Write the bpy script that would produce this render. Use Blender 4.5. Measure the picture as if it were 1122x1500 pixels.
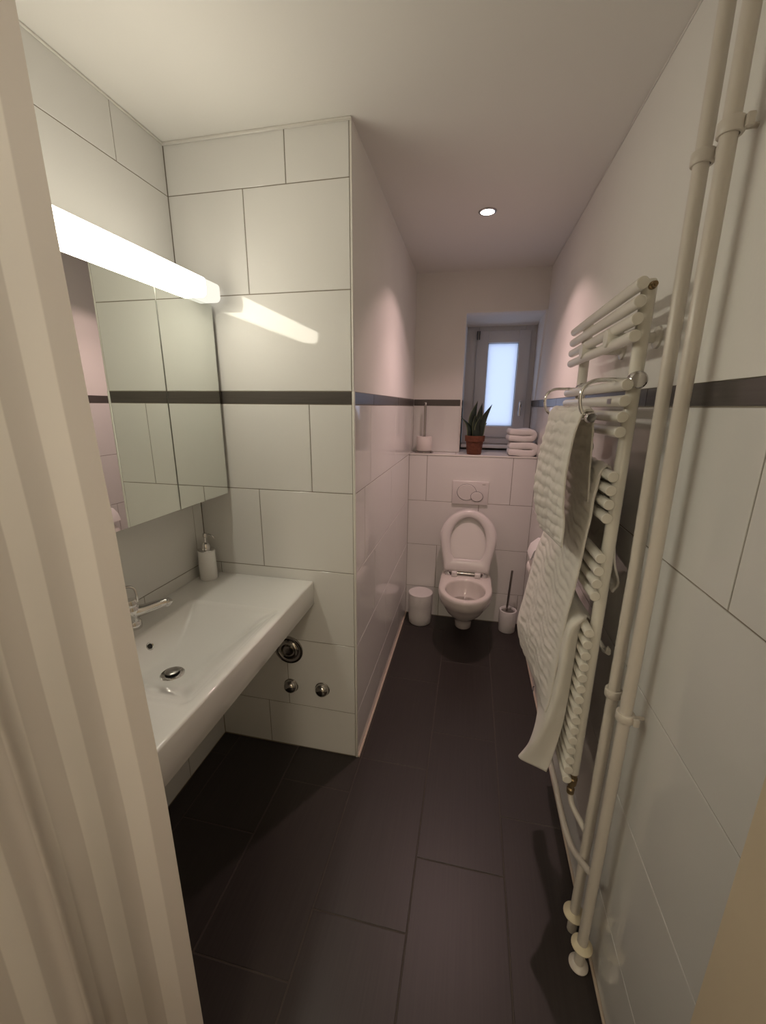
import bpy, bmesh, math, random
from mathutils import Vector, Matrix
random.seed(7)
S = bpy.context.scene
for o in list(bpy.data.objects):
    bpy.data.objects.remove(o)
COL = S.collection
PI = math.pi

# ------------------------------------------------------------------ camera
cd = bpy.data.cameras.new('camera')
cam = bpy.data.objects.new('camera', cd); COL.objects.link(cam)
cd.sensor_fit = 'VERTICAL'; cd.sensor_height = 36.0; cd.lens = 595.085 / 1500 * 36
cd.clip_start = 0.02
_r = Vector((0.97764437, 0.21009932, 0.00835183)); _u = Vector((-0.06084977, 0.24468157, 0.96769222)); _f = Vector((-0.20126794, 0.94656706, -0.25199606))
cam.matrix_world = Matrix(((_r.x, _u.x, -_f.x, 0), (_r.y, _u.y, -_f.y, 0), (_r.z, _u.z, -_f.z, 1.55), (0, 0, 0, 1)))
S.camera = cam

# ------------------------------------------------------------------ light and exposure
W = bpy.data.worlds.new('dusk_sky'); S.world = W; W.use_nodes = True
W.node_tree.nodes['Background'].inputs[0].default_value = (0.66, 0.76, 1.0, 1)
W.node_tree.nodes['Background'].inputs[1].default_value = 1.35
LAMP_STRENGTH = 15.5
HALL_FILL_STRENGTH = 68.0  # added hallway lamp, fill from the camera side
LAMP_COLOR = (1.0, 0.93, 0.77, 1)
SPOT_ENERGY = 9.0                         # wide flood of the halogen
SPOT_CORE = 31.0                           # its stronger central beam
SPOT_COLOR = (1.0, 0.68, 0.65)
S.view_settings.view_transform = 'Standard'
S.view_settings.look = 'None'
S.view_settings.gamma = 1.0
S.view_settings.use_curve_mapping = False
S.view_settings.exposure = 0.06

# ------------------------------------------------------------------ measured room
XL, XR, XA = -0.418, 0.433, -1.087         # corridor left face, right wall, alcove left wall
YA, YE, YF, YW = 1.455, 2.999, 2.841, 3.38  # alcove back face, end wall, ledge front, window plane
YB = -0.55                                  # wall behind the camera
ZC, ZS, ZB = 2.408, 1.600, 1.554            # ceiling, border top, border bottom
Z1, Z2, Z3, Z4, Z5, Z6 = 2.2525, 1.930, 1.225, 0.897, 0.566, 0.232
ZL = 1.232                                  # ledge top
NX = -0.080                                 # niche left side
NZ = 2.160                                  # niche head

# ------------------------------------------------------------------ materials
def mat(name, col, rough=0.5, metal=0.0, spec=0.5, noise=None, bump=None, trans=None, coat=0.0, sheen=0.0):
    m = bpy.data.materials.new(name); m.use_nodes = True
    nt = m.node_tree; b = nt.nodes['Principled BSDF']
    b.inputs['Base Color'].default_value = (*col, 1); b.inputs['Roughness'].default_value = rough
    b.inputs['Metallic'].default_value = metal; b.inputs['Specular IOR Level'].default_value = spec
    b.inputs['Coat Weight'].default_value = coat; b.inputs['Sheen Weight'].default_value = sheen
    tc = nt.nodes.new('ShaderNodeTexCoord')
    if noise:                                # (scale xyz, amount)
        mp = nt.nodes.new('ShaderNodeMapping'); mp.inputs['Scale'].default_value = noise[0]
        nt.links.new(tc.outputs['Object'], mp.inputs[0])
        n = nt.nodes.new('ShaderNodeTexNoise'); n.inputs['Scale'].default_value = 1; n.inputs['Detail'].default_value = 5
        nt.links.new(mp.outputs[0], n.inputs['Vector'])
        rp = nt.nodes.new('ShaderNodeMapRange'); rp.inputs['From Min'].default_value = .3; rp.inputs['From Max'].default_value = .7
        rp.inputs['To Min'].default_value = 1 - noise[1]; rp.inputs['To Max'].default_value = 1 + noise[1]
        nt.links.new(n.outputs['Fac'], rp.inputs[0])
        mx = nt.nodes.new('ShaderNodeVectorMath'); mx.operation = 'SCALE'
        mx.inputs[0].default_value = col; nt.links.new(rp.outputs[0], mx.inputs['Scale'])
        nt.links.new(mx.outputs[0], b.inputs['Base Color'])
    if bump:                                 # (scale, strength, distance)
        n2 = nt.nodes.new('ShaderNodeTexNoise'); n2.inputs['Scale'].default_value = bump[0]; n2.inputs['Detail'].default_value = 4
        nt.links.new(tc.outputs['Object'], n2.inputs['Vector'])
        bp = nt.nodes.new('ShaderNodeBump'); bp.inputs['Strength'].default_value = bump[1]; bp.inputs['Distance'].default_value = bump[2]
        nt.links.new(n2.outputs['Fac'], bp.inputs['Height']); nt.links.new(bp.outputs[0], b.inputs['Normal'])
    return m

def emit(name, col, strength):
    m = bpy.data.materials.new(name); m.use_nodes = True
    nt = m.node_tree; nt.nodes.clear()
    e = nt.nodes.new('ShaderNodeEmission'); e.inputs[0].default_value = col; e.inputs[1].default_value = strength
    o = nt.nodes.new('ShaderNodeOutputMaterial'); nt.links.new(e.outputs[0], o.inputs[0])
    return m

M = {}
M['tile'] = mat('white_glazed_tile', (0.78, 0.77, 0.745), 0.045, spec=0.36, bump=(2.0, .05, .004), noise=((2, 2, 2), .015))
M['grout'] = mat('grey_brown_grout', (0.27, 0.235, 0.19), 0.9, bump=(300, .2, .001))
M['border'] = mat('dark_border_tile', (0.085, 0.075, 0.068), 0.28, noise=((8, 8, 200), .12))
M['floor_tile'] = mat('anthracite_tile', (0.034, 0.027, 0.025), 0.42, noise=((160, 3, 3), .12), bump=(90, .12, .001))
M['floor_grout'] = mat('floor_grout', (0.085, 0.070, 0.062), 0.9)
M['plaster'] = mat('white_plaster', (0.84, 0.82, 0.78), 0.9, bump=(120, .12, .002), noise=((3, 3, 3), .02))
M['paint'] = mat('smooth_white_paint', (0.84, 0.82, 0.78), 0.85, bump=(60, .05, .002))
M['profile'] = mat('white_edge_profile', (0.78, 0.76, 0.71), 0.35)
M['sealant'] = mat('cream_sealant', (0.62, 0.52, 0.42), 0.5)
M['ceramic'] = mat('white_ceramic', (0.88, 0.87, 0.85), 0.08, coat=0.3)
M['toiletc'] = mat('toilet_ceramic', (0.74, 0.69, 0.65), 0.10, coat=0.3)
M['plastic'] = mat('white_plastic', (0.78, 0.76, 0.74), 0.35)
M['seatp'] = mat('toilet_seat_plastic', (0.74, 0.71, 0.69), 0.22)
M['chrome'] = mat('chrome', (0.72, 0.71, 0.70), 0.09, metal=1.0)
M['darkchrome'] = mat('polished_steel', (0.34, 0.32, 0.30), 0.14, metal=1.0)
M['steel'] = mat('brushed_steel', (0.42, 0.40, 0.38), 0.32, metal=1.0)
M['black'] = mat('black_recess', (0.012, 0.011, 0.010), 0.6)
M['mirror'] = mat('mirror_glass', (0.83, 0.86, 0.82), 0.0, metal=1.0)
M['cabinet'] = mat('cabinet_edge', (0.36, 0.36, 0.33), 0.5)
M['radiator'] = mat('radiator_enamel', (0.78, 0.75, 0.67), 0.24, bump=(40, .03, .001))
M['pipe'] = mat('pipe_gloss_paint', (0.66, 0.61, 0.54), 0.30, bump=(25, .05, .002))
M['rosette'] = mat('yellowed_plastic', (0.70, 0.62, 0.44), 0.45)
M['brass'] = mat('dull_brass', (0.30, 0.22, 0.12), 0.4, metal=0.8)
M['towel'] = mat('white_terry', (0.90, 0.87, 0.81), 0.95, sheen=0.3, bump=(700, .35, .001))
M['towel2'] = mat('white_soft_terry', (0.80, 0.77, 0.74), 0.95, sheen=0.3, bump=(500, .5, .002))
M['thread'] = mat('grey_thread', (0.10, 0.10, 0.12), 0.9)
M['pot'] = mat('terracotta', (0.150, 0.050, 0.026), 0.85, noise=((60, 60, 60), .25), bump=(150, .2, .001))
M['soil'] = mat('dark_soil', (0.02, 0.014, 0.010), 1.0, bump=(200, .8, .004))
M['leaf'] = mat('dark_green_leaf', (0.009, 0.020, 0.013), 0.40, noise=((60, 60, 25), .5))
M['leafedge'] = mat('pale_leaf_edge', (0.16, 0.19, 0.09), 0.45)
M['paper'] = mat('tissue_paper', (0.80, 0.74, 0.70), 0.95, bump=(200, .2, .001))
M['frame'] = mat('window_plastic', (0.66, 0.65, 0.66), 0.35)
M['seal'] = mat('dark_rubber_seal', (0.06, 0.06, 0.07), 0.6)
M['doorm'] = mat('cream_door_paint', (0.66, 0.56, 0.41), 0.6, bump=(90, .08, .001), noise=((5, 5, 5), .03))
M['siphon'] = mat('polished_dark_chrome', (0.50, 0.48, 0.45), 0.10, metal=1.0)
M['lampglow'] = emit('opal_diffuser_glow', LAMP_COLOR, LAMP_STRENGTH)
M['lamptop'] = emit('opal_top_glow', LAMP_COLOR, LAMP_STRENGTH * .38)
M['lampend'] = emit('opal_end_glow', (1.0, 0.95, 0.82, 1), 1.0)
M['hallfill'] = emit('added_hall_glow', (1.0, .86, .66, 1), HALL_FILL_STRENGTH)
M['spotglow'] = emit('halogen_glow', (1.0, 0.86, 0.74, 1), 14.0)

def soft(m, k, col):                          # thin terry lets some light through
    nt = m.node_tree; out = nt.nodes['Material Output']; b = nt.nodes['Principled BSDF']
    t = nt.nodes.new('ShaderNodeBsdfTranslucent'); t.inputs[0].default_value = (*col, 1)
    x = nt.nodes.new('ShaderNodeMixShader'); x.inputs[0].default_value = k
    nt.links.new(b.outputs[0], x.inputs[1]); nt.links.new(t.outputs[0], x.inputs[2]); nt.links.new(x.outputs[0], out.inputs[0])
soft(M['towel'], .25, (.85, .81, .72))

def glass_mat():                              # frosted pane: passes daylight, blurs the view
    m = bpy.data.materials.new('frosted_pane'); m.use_nodes = True
    nt = m.node_tree; nt.nodes.clear()
    t = nt.nodes.new('ShaderNodeBsdfTranslucent'); t.inputs[0].default_value = (0.92, 0.95, 1, 1)
    g = nt.nodes.new('ShaderNodeBsdfGlossy'); g.inputs['Roughness'].default_value = 0.2
    x = nt.nodes.new('ShaderNodeMixShader'); x.inputs[0].default_value = 0.05
    o = nt.nodes.new('ShaderNodeOutputMaterial')
    nt.links.new(t.outputs[0], x.inputs[1]); nt.links.new(g.outputs[0], x.inputs[2]); nt.links.new(x.outputs[0], o.inputs[0])
    return m
M['pane'] = glass_mat()

def curtain_mat():                            # satin stripes woven into white polyester, driven by the cloth's own UV
    m = bpy.data.materials.new('striped_curtain'); m.use_nodes = True
    nt = m.node_tree; b = nt.nodes['Principled BSDF']; out = nt.nodes['Material Output']
    uv = nt.nodes.new('ShaderNodeUVMap'); sx = nt.nodes.new('ShaderNodeSeparateXYZ'); nt.links.new(uv.outputs[0], sx.inputs[0])
    mul = nt.nodes.new('ShaderNodeMath'); mul.operation = 'MULTIPLY'; mul.inputs[1].default_value = 1 / 0.058; nt.links.new(sx.outputs[0], mul.inputs[0])
    fr = nt.nodes.new('ShaderNodeMath'); fr.operation = 'FRACT'; nt.links.new(mul.outputs[0], fr.inputs[0])
    ramp = nt.nodes.new('ShaderNodeValToRGB'); e = ramp.color_ramp.elements
    e[0].position = 0.0; e[0].color = (0, 0, 0, 1); e[1].position = 0.47; e[1].color = (0, 0, 0, 1)
    a = ramp.color_ramp.elements.new(0.50); a.color = (1, 1, 1, 1)
    a = ramp.color_ramp.elements.new(0.97); a.color = (1, 1, 1, 1)
    a = ramp.color_ramp.elements.new(1.0); a.color = (0, 0, 0, 1)
    nt.links.new(fr.outputs[0], ramp.inputs[0])
    mc = nt.nodes.new('ShaderNodeMix'); mc.data_type = 'RGBA'
    mc.inputs['A'].default_value = (0.68, 0.62, 0.57, 1); mc.inputs['B'].default_value = (0.85, 0.79, 0.73, 1)
    nt.links.new(ramp.outputs[0], mc.inputs['Factor']); nt.links.new(mc.outputs['Result'], b.inputs['Base Color'])
    mr = nt.nodes.new('ShaderNodeMapRange'); mr.inputs['To Min'].default_value = .7; mr.inputs['To Max'].default_value = .38
    nt.links.new(ramp.outputs[0], mr.inputs[0]); nt.links.new(mr.outputs[0], b.inputs['Roughness'])
    t = nt.nodes.new('ShaderNodeBsdfTranslucent'); nt.links.new(mc.outputs['Result'], t.inputs[0])
    x = nt.nodes.new('ShaderNodeMixShader'); x.inputs[0].default_value = 0.42
    nt.links.new(b.outputs[0], x.inputs[1]); nt.links.new(t.outputs[0], x.inputs[2]); nt.links.new(x.outputs[0], out.inputs[0])
    return m
M['curtain'] = curtain_mat()

# ------------------------------------------------------------------ mesh helpers
def link(o, parent=None):
    COL.objects.link(o)
    if parent: o.parent = parent
    return o
def finish(name, bm, m, parent=None, smooth=False, angle=40):
    bmesh.ops.recalc_face_normals(bm, faces=bm.faces)
    me = bpy.data.meshes.new(name); bm.to_mesh(me); bm.free()
    o = bpy.data.objects.new(name, me)
    for x in (m if isinstance(m, (list, tuple)) else [m]): me.materials.append(M[x])
    if smooth:
        me.polygons.foreach_set('use_smooth', [True] * len(me.polygons))
        try: me.set_sharp_from_angle(angle=math.radians(angle))
        except Exception: pass
    return link(o, parent)
def bm_box(bm, lo, hi, bevel=0.0, seg=2):
    r = bmesh.ops.create_cube(bm, size=1.0)
    for v in r['verts']:
        v.co = Vector([lo[i] + (v.co[i] + .5) * (hi[i] - lo[i]) for i in range(3)])
    if bevel:
        es = list({e for v in r['verts'] for e in v.link_edges})
        bmesh.ops.bevel(bm, geom=es, offset=bevel, segments=seg, affect='EDGES', profile=.5)
def box(name, lo, hi, m, parent=None, bevel=0.0, seg=2):
    bm = bmesh.new(); bm_box(bm, lo, hi, bevel, seg)
    return finish(name, bm, m, parent, smooth=bevel > 0)
def bm_lathe(bm, prof, n=32, origin=(0, 0, 0), axis=(0, 0, 1)):
    q = Vector((0, 0, 1)).rotation_difference(Vector(axis)); O = Vector(origin); rings = []
    for (r, h) in prof:
        if r < 1e-6: rings.append([bm.verts.new(O + q @ Vector((0, 0, h)))])
        else: rings.append([bm.verts.new(O + q @ Vector((r * math.cos(2 * PI * k / n), r * math.sin(2 * PI * k / n), h))) for k in range(n)])
    for a, b in zip(rings, rings[1:]):
        for k in range(n):
            k2 = (k + 1) % n
            if len(a) == 1 and len(b) == 1: continue
            if len(a) == 1: bm.faces.new((a[0], b[k], b[k2]))
            elif len(b) == 1: bm.faces.new((a[k], a[k2], b[0]))
            else: bm.faces.new((a[k], a[k2], b[k2], b[k]))
def lathe(name, prof, m, parent=None, n=32, origin=(0, 0, 0), axis=(0, 0, 1), angle=40):
    bm = bmesh.new(); bm_lathe(bm, prof, n, origin, axis)
    return finish(name, bm, m, parent, True, angle)
def cr(P, n):                                 # Catmull-Rom samples through points
    P = [Vector(p) for p in P]; out = []
    L = len(P) - 1
    for i in range(n):
        t = i / (n - 1) * L; k = min(int(t), L - 1); f = t - k
        a = P[k - 1] if k > 0 else P[k] * 2 - P[k + 1]
        b, c = P[k], P[k + 1]
        d = P[k + 2] if k + 2 <= L else P[k + 1] * 2 - P[k]
        out.append(.5 * ((2 * b) + (-a + c) * f + (2 * a - 5 * b + 4 * c - d) * f * f + (-a + 3 * b - 3 * c + d) * f ** 3))
    return out
def bm_tube(bm, P, r, n=14, cap=True, radii=None):
    P = [Vector(p) for p in P]; rings = []; up = None
    for i, p in enumerate(P):
        t = (P[min(i + 1, len(P) - 1)] - P[max(i - 1, 0)]).normalized()
        if up is None:
            up = Vector((0, 0, 1)) if abs(t.z) < .9 else Vector((1, 0, 0))
        s = t.cross(up).normalized(); up = s.cross(t).normalized()
        rr = radii[i] if radii else r
        rings.append([bm.verts.new(p + rr * (math.cos(2 * PI * k / n) * s + math.sin(2 * PI * k / n) * up)) for k in range(n)])
    for a, b in zip(rings, rings[1:]):
        for k in range(n): bm.faces.new((a[k], a[(k + 1) % n], b[(k + 1) % n], b[k]))
    if cap:
        bm.faces.new(rings[0]); bm.faces.new(rings[-1])
def tube(name, P, r, m, parent=None, n=14, radii=None):
    bm = bmesh.new(); bm_tube(bm, P, r, n, True, radii)
    return finish(name, bm, m, parent, True)
def bm_rings(bm, rings, cap0=True, cap1=True):
    R = [[bm.verts.new(p) for p in ring] for ring in rings]
    n = len(R[0])
    for a, b in zip(R, R[1:]):
        for k in range(n): bm.faces.new((a[k], a[(k + 1) % n], b[(k + 1) % n], b[k]))
    if cap0: bm.faces.new(R[0])
    if cap1: bm.faces.new(R[-1])
    return R
def empty(name, loc):
    o = bpy.data.objects.new(name, None); o.location = loc; o.empty_display_size = .05
    COL.objects.link(o); return o
def thing(name, loc, label, cat, group=None):
    o = empty(name, loc); tag(o, label, cat, group); return o
def tag(o, label, cat=None, group=None):
    o['label'] = label
    if cat: o['category'] = cat
    if group: o['group'] = group
    return o
def adopt(root):                              # parts were built in world coordinates: keep them there
    bpy.context.view_layer.update()
    inv = root.matrix_world.inverted()
    for c in root.children:
        c.matrix_parent_inverse = inv
def struct(o, label=None):
    o['kind'] = 'structure'
    if label: o['label'] = label
    return o

def bm_multi(name, boxes, m, parent=None):
    bm = bmesh.new()
    for lo, hi in boxes: bm_box(bm, lo, hi)
    return finish(name, bm, m, parent)
# ------------------------------------------------------------------ room shell
T = 0.12; G = 0.002                           # wall thickness, depth of the joints
floor = struct(box('floor', (XA - T, YB - T, -0.10), (XR + T, YW + .1, -G), 'floor_grout'), 'dark anthracite tiled bathroom floor')
ceiling = struct(box('ceiling', (XA - T, YB - T, ZC), (XR + T, YW + .1, ZC + .1), 'paint'), 'smooth white painted ceiling')
wall_left = struct(box('wall_left', (XA - T, YB, -.05), (XA - G, YA + .02, ZC + .02), 'grout'), 'white tiled wall behind basin and mirror cabinet')
wall_alcove = struct(box('wall_alcove', (XA - T, YA + G, -.05), (XL - G, YW + .1, ZC + .02), 'grout'), 'partition block with white tiles closing the basin alcove')
wall_right = struct(box('wall_right', (XR + G, YB, -.05), (XR + T, YW + .1, ZC + .02), 'grout'), 'long right wall with white tiles, dark border and plaster above')

# end wall with the window niche: left part, lintel, part below the niche
wall_front = struct(bm_multi('wall_front', [((XA - T, YB - T, -.05), (-.42, YB, ZC + .02)), ((.405, YB - T, -.05), (XR + T, YB, ZC + .02)), ((-.42, YB - T, 2.04), (.405, YB, ZC + .02))], 'plaster'),
                    'entrance wall with an open doorway behind the viewpoint')
hall = struct(bm_multi('wall_hall', [((-1.3, -2.3, -.1), (-1.2, YB - T, ZC + .1)), ((1.1, -2.3, -.1), (1.2, YB - T, ZC + .1)), ((-1.3, -2.4, -.1), (1.2, -2.3, ZC + .1)),
                                     ((-1.3, -2.3, ZC), (1.2, YB - T, ZC + .1)), ((-1.3, YB - T - .001, -.1), (XA - T, YB - T + .02, ZC)), ((XR + T, YB - T - .001, -.1), (1.2, YB - T + .02, ZC))], 'plaster'), 'plain hallway walls outside the bathroom door')
struct(box('floor_hall', (-1.3, -2.3, -.1), (1.2, YB - T, -.002), 'doorm'), 'hallway floor outside the bathroom door')
hl = thing('added_hall_lamp', (0, -1.45, ZC), 'added round opal ceiling lamp in the unseen hallway, filling from the camera side', 'lamp')  # lamp added out of view to brighten curtain, door and pipes
lathe('canopy', [(0, 0), (.12, 0), (.12, .02), (.10, .025)], 'plastic', hl, 32, (0, -1.45, ZC), (0, 0, -1))
lathe('shade', [(.118, .021), (.135, .05), (.125, .09), (.08, .12), (0, .13)], 'hallfill', hl, 32, (0, -1.45, ZC), (0, 0, -1))
adopt(hl)
wall_back = struct(bm_multi('wall_back', [((XL - .01, YE + G, -.05), (NX, YW + .1, ZC + .02)), ((NX, YE + G, NZ), (XR + .01, YW + .1, ZC + .02)),
                                         ((NX, YW - .02, -.05), (XR + .01, YW + .1, 1.262))], 'plaster'), 'end wall with a deep window niche')
wall_ledge = struct(box('wall_ledge', (XL - .01, YF + G, -.05), (XR + .01, YW - .02, ZL - G), 'grout'), 'low tiled boxing with a ledge behind the toilet')

def tile(name, P0, U, V, N, u0, u1, v0, v1, m, parent, gap=.0015, th=.006, bev=.0009):
    P0, U, V, N = map(Vector, (P0, U, V, N))
    bm = bmesh.new(); rings = []
    for (ins, d) in ((0, -th), (0, -bev), (bev, 0)):
        a, b, c, e = u0 + gap + ins, u1 - gap - ins, v0 + gap + ins, v1 - gap - ins
        rings.append([P0 + U * x + V * y + N * d for x, y in ((a, c), (b, c), (b, e), (a, e))])
    bm_rings(bm, rings)
    return finish(name, bm, m, parent)
def rows(parent, P0, U, V, N, u0, u1, spec, m='tile', name='wall_tile', gap=.0015):
    for v0, v1, joints in spec:
        b = [u0] + [j for j in joints if u0 + .004 < j < u1 - .004] + [u1]
        for a, c in zip(b, b[1:]):
            mm, nn = (('border', 'border_tile') if abs(v1 - v0) < .06 and v0 > 1.5 else (m, name))
            tile(nn, P0, U, V, N, a, c, v0, v1, mm, parent, gap)
def every(a, u0, u1, step=.58):
    k = math.floor((u0 - a) / step); out = []
    while a + k * step < u1: out.append(a + k * step); k += 1
    return out

# alcove back face
rows(wall_alcove, (0, YA, 0), (1, 0, 0), (0, 0, 1), (0, -1, 0), XA, XL - .009,
     [(Z1, ZC, [-.644]), (Z2, Z1, [-.801]), (ZS, Z2, [-1.03]), (ZB, ZS, [-.952]), (Z3, ZB, [-.591]), (Z4, Z3, [-.817]), (Z5, Z4, [-1.02]), (Z6, Z5, [-.738]), (0.004, Z6, [-.84])])
# corridor face of the same block: tiles up to the border, plaster above
rows(wall_alcove, (XL, 0, 0), (0, 1, 0), (0, 0, 1), (1, 0, 0), YA + .009, YE,
     [(ZB, ZS, every(1.76, YA, YE, .6)), (Z3, ZB, [1.702, 2.282, 2.862]), (Z4, Z3, [1.60, 2.18, 2.76]), (Z5, Z4, [1.786, 2.366]), (Z6, Z5, [2.06, 2.64]), (0.004, Z6, [1.90, 2.48])])
box('plaster', (XL - .004, YA + .003, ZS), (XL - .0015, YE + .02, ZC), 'plaster', wall_alcove)
# left wall of the alcove
rows(wall_left, (XA, 0, 0), (0, 1, 0), (0, 0, 1), (1, 0, 0), YB, YA,
     [(Z1, ZC, every(1.24, YB, YA)), (Z2, Z1, every(.88, YB, YA - .02)), (ZS, Z2, every(1.10, YB, YA)), (ZB, ZS, every(1.2, YB, YA)), (Z3, ZB, every(1.05, YB, YA)),
      (Z4, Z3, every(1.402, YB, YA)), (Z5, Z4, every(1.1, YB, YA)), (Z6, Z5, every(.9, YB, YA)), (.004, Z6, every(1.2, YB, YA))])
# right wall
rows(wall_right, (XR, 0, 0), (0, 1, 0), (0, 0, 1), (-1, 0, 0), YB, YW,
     [(ZB, ZS, every(1.20, YB, YW, .6)), (Z3, ZB, every(.718, YB, YW)), (Z4, Z3, every(.43, YB, YW)), (Z5, Z4, every(.50, YB, YW)), (Z6, Z5, every(.40, YB, YW)), (.004, Z6, every(.45, YB, YW))])
box('plaster', (XR - .001, YB, ZS), (XR + .004, YW, ZC), 'plaster', wall_right)
# ledge front and top
rows(wall_ledge, (0, YF, 0), (1, 0, 0), (0, 0, 1), (0, -1, 0), XL, XR,
     [(Z4, ZL - .010, [-.291, .286]), (Z5, Z4, [.079]), (Z6, Z5, [-.2]), (.004, Z6, [-.168, .40])])
rows(wall_ledge, (0, 0, ZL), (1, 0, 0), (0, 1, 0), (0, 0, 1), XL, XR, [(YF, YE, [-.10, .42])], name='ledge_tile')
rows(wall_ledge, (0, 0, ZL), (1, 0, 0), (0, 1, 0), (0, 0, 1), NX, XR, [(YE, 3.245, [.25])], name='ledge_tile')
# end wall tiles left of the niche, the niche's left side, and its painted linings
rows(wall_back, (0, YE, 0), (1, 0, 0), (0, 0, 1), (0, -1, 0), XL, NX - .009, [(ZB, ZS, []), (ZL, ZB, [])])
rows(wall_back, (NX, 0, 0), (0, 1, 0), (0, 0, 1), (1, 0, 0), YE + .009, YW, [(ZB, ZS, []), (ZL, ZB, [])])
def strip(name, lo, hi, m, label, bevel=.002):
    return struct(box(name, lo, hi, m, None, bevel, 1), label)
strip('trim_1', (XL - .0085, YA - .0015, 0.0), (XL + .0015, YA + .0085, ZS), 'profile', 'white corner profile on the partition edge, floor to border')
strip('trim_2', (XL - .0085, YA + .0005, ZS), (XL - .001, YA + .006, ZC), 'profile', 'thin white edge above the border on the partition corner', .001)
strip('trim_3', (NX - .0085, YE - .0015, ZL), (NX + .0015, YE + .0085, ZS), 'profile', 'white corner profile beside the window niche')
strip('trim_4', (XL, YF - .003, ZL - .0105), (XR, YF + .003, ZL + .0005), 'profile', 'white profile along the front edge of the toilet ledge')
strip('baseboard_left', (XL, YA, 0), (XL + .010, YF, .010), 'sealant', 'cream sealant joint along the partition foot')
strip('baseboard_right', (XR - .008, YB, 0), (XR, YF, .009), 'sealant', 'cream sealant joint along the right wall foot')
strip('trim_5', (XA, YA - .008, ZC - .009), (XL, YA, ZC), 'profile', 'white sealant line between alcove tiles and ceiling')
strip('trim_6', (XA, YB, ZC - .007), (XA + .007, YA, ZC), 'profile', 'white sealant line above the basin wall tiles')
strip('trim_7', (XR - .005, YB, ZC - .005), (XR, YE, ZC), 'profile', 'thin white line between right wall and ceiling')
# tapered wedge added to draw the slanting line of light on the niche's right
bm = bmesh.new()
bm_rings(bm, [[(XR - .0005, YE, NZ), (XR - .012, YE + .01, NZ), (XR - .012, YW, NZ), (XR - .0005, YW, NZ)],
              [(XR - .0005, YE + .17, ZS), (XR - .009, YE + .18, ZS), (XR - .009, YW, ZS), (XR - .0005, YW, ZS)]])
finish('niche_light_wedge', bm, 'plaster', wall_right)
# rounded plaster cove under the niche head
bm = bmesh.new()
prof = [(YE + .001, NZ + .002), (YE + .003, NZ - .006), (YE + .05, NZ - .012), (YE + .14, NZ - .010), (YE + .22, NZ - .014), (YE + .34, NZ - .028), (YW - .035, NZ - .032), (YW - .035, NZ + .002)]
bm_rings(bm, [[(x, a, b) for a, b in prof] for x in (NX, XR - .010)])
finish('niche_head', bm, 'plaster', wall_back)

# floor tiles
fx = [XA, -1.0067, -.7047, -.4027, -.1007, .2013, XR]
fj = [.75, 1.043, 1.283, 1.459, 1.682, 1.900]
for (x0, x1), a in zip(zip(fx, fx[1:]), fj):
    y1 = YA if x1 < -.41 else YF
    ys = [YB] + [j for j in every(a, YB, y1, .59) if YB + .01 < j < y1 - .01] + [y1]
    for b, c in zip(ys, ys[1:]):
        t = tile('floor_tile', (0, 0, 0), (1, 0, 0), (0, 1, 0), (0, 0, 1), x0, x1, b, c, 'floor_tile', floor, .0023)

# ------------------------------------------------------------------ window
win = struct(box('window_1', (NX, YW + .005, 1.262), (XR, YW + .03, 1.272), 'frame'), 'small white window with frosted pane in the niche')
def bars(name, x0, x1, z0, z1, w, y0, y1, m, parent, bev=.004):
    bm = bmesh.new()
    for lo, hi in (((x0, y0, z0), (x0 + w, y1, z1)), ((x1 - w, y0, z0), (x1, y1, z1)), ((x0 + w, y0, z0), (x1 - w, y1, z0 + w)), ((x0 + w, y0, z1 - w), (x1 - w, y1, z1))):
        bm_box(bm, lo, hi, bev, 2)
    return finish(name, bm, m, parent, True)
bars('outer_frame', NX + .002, XR - .002, 1.27, NZ - .002, .088, YW - .02, YW + .05, 'frame', win)
sash = bars('sash', .000, .384, 1.325, 2.096, .083, YW - .04, YW + .03, 'frame', win)
bars('pane_seal', .079, .305, 1.404, 2.017, .006, YW - .012, YW + .01, 'seal', win, .001)
box('pane', (.083, YW - .006, 1.408), (.301, YW - .002, 2.013), 'pane', win)
box('hinge_cover', (-.004, YW - .054, 2.035), (.004, YW - .036, 2.095), 'seal', win, .002)
box('hinge_cover', (.012, YW - .054, 2.035), (.019, YW - .040, 2.095), 'seal', win, .002)
hp = box('handle_plate', (.330, YW - .050, 1.52), (.358, YW - .039, 1.60), 'frame', win, .004)
tube('handle', cr([(.344, YW - .048, 1.585), (.344, YW - .075, 1.583), (.343, YW - .080, 1.55), (.342, YW - .080, 1.49)], 12), .009, 'chrome', hp)
sill = struct(box('trim_8', (NX + .002, 3.250, ZL + .012), (XR - .002, YW - .02, 1.268), 'plastic', None, .006, 3), 'white inner sill board below the window')

# ------------------------------------------------------------------ door leaf at the viewer's right
door = struct(box('door_1', (.345, -.50, .012), (.385, .450, 2.03), 'doorm', None, .003, 2), 'open cream painted door leaf beside the right wall')

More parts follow.
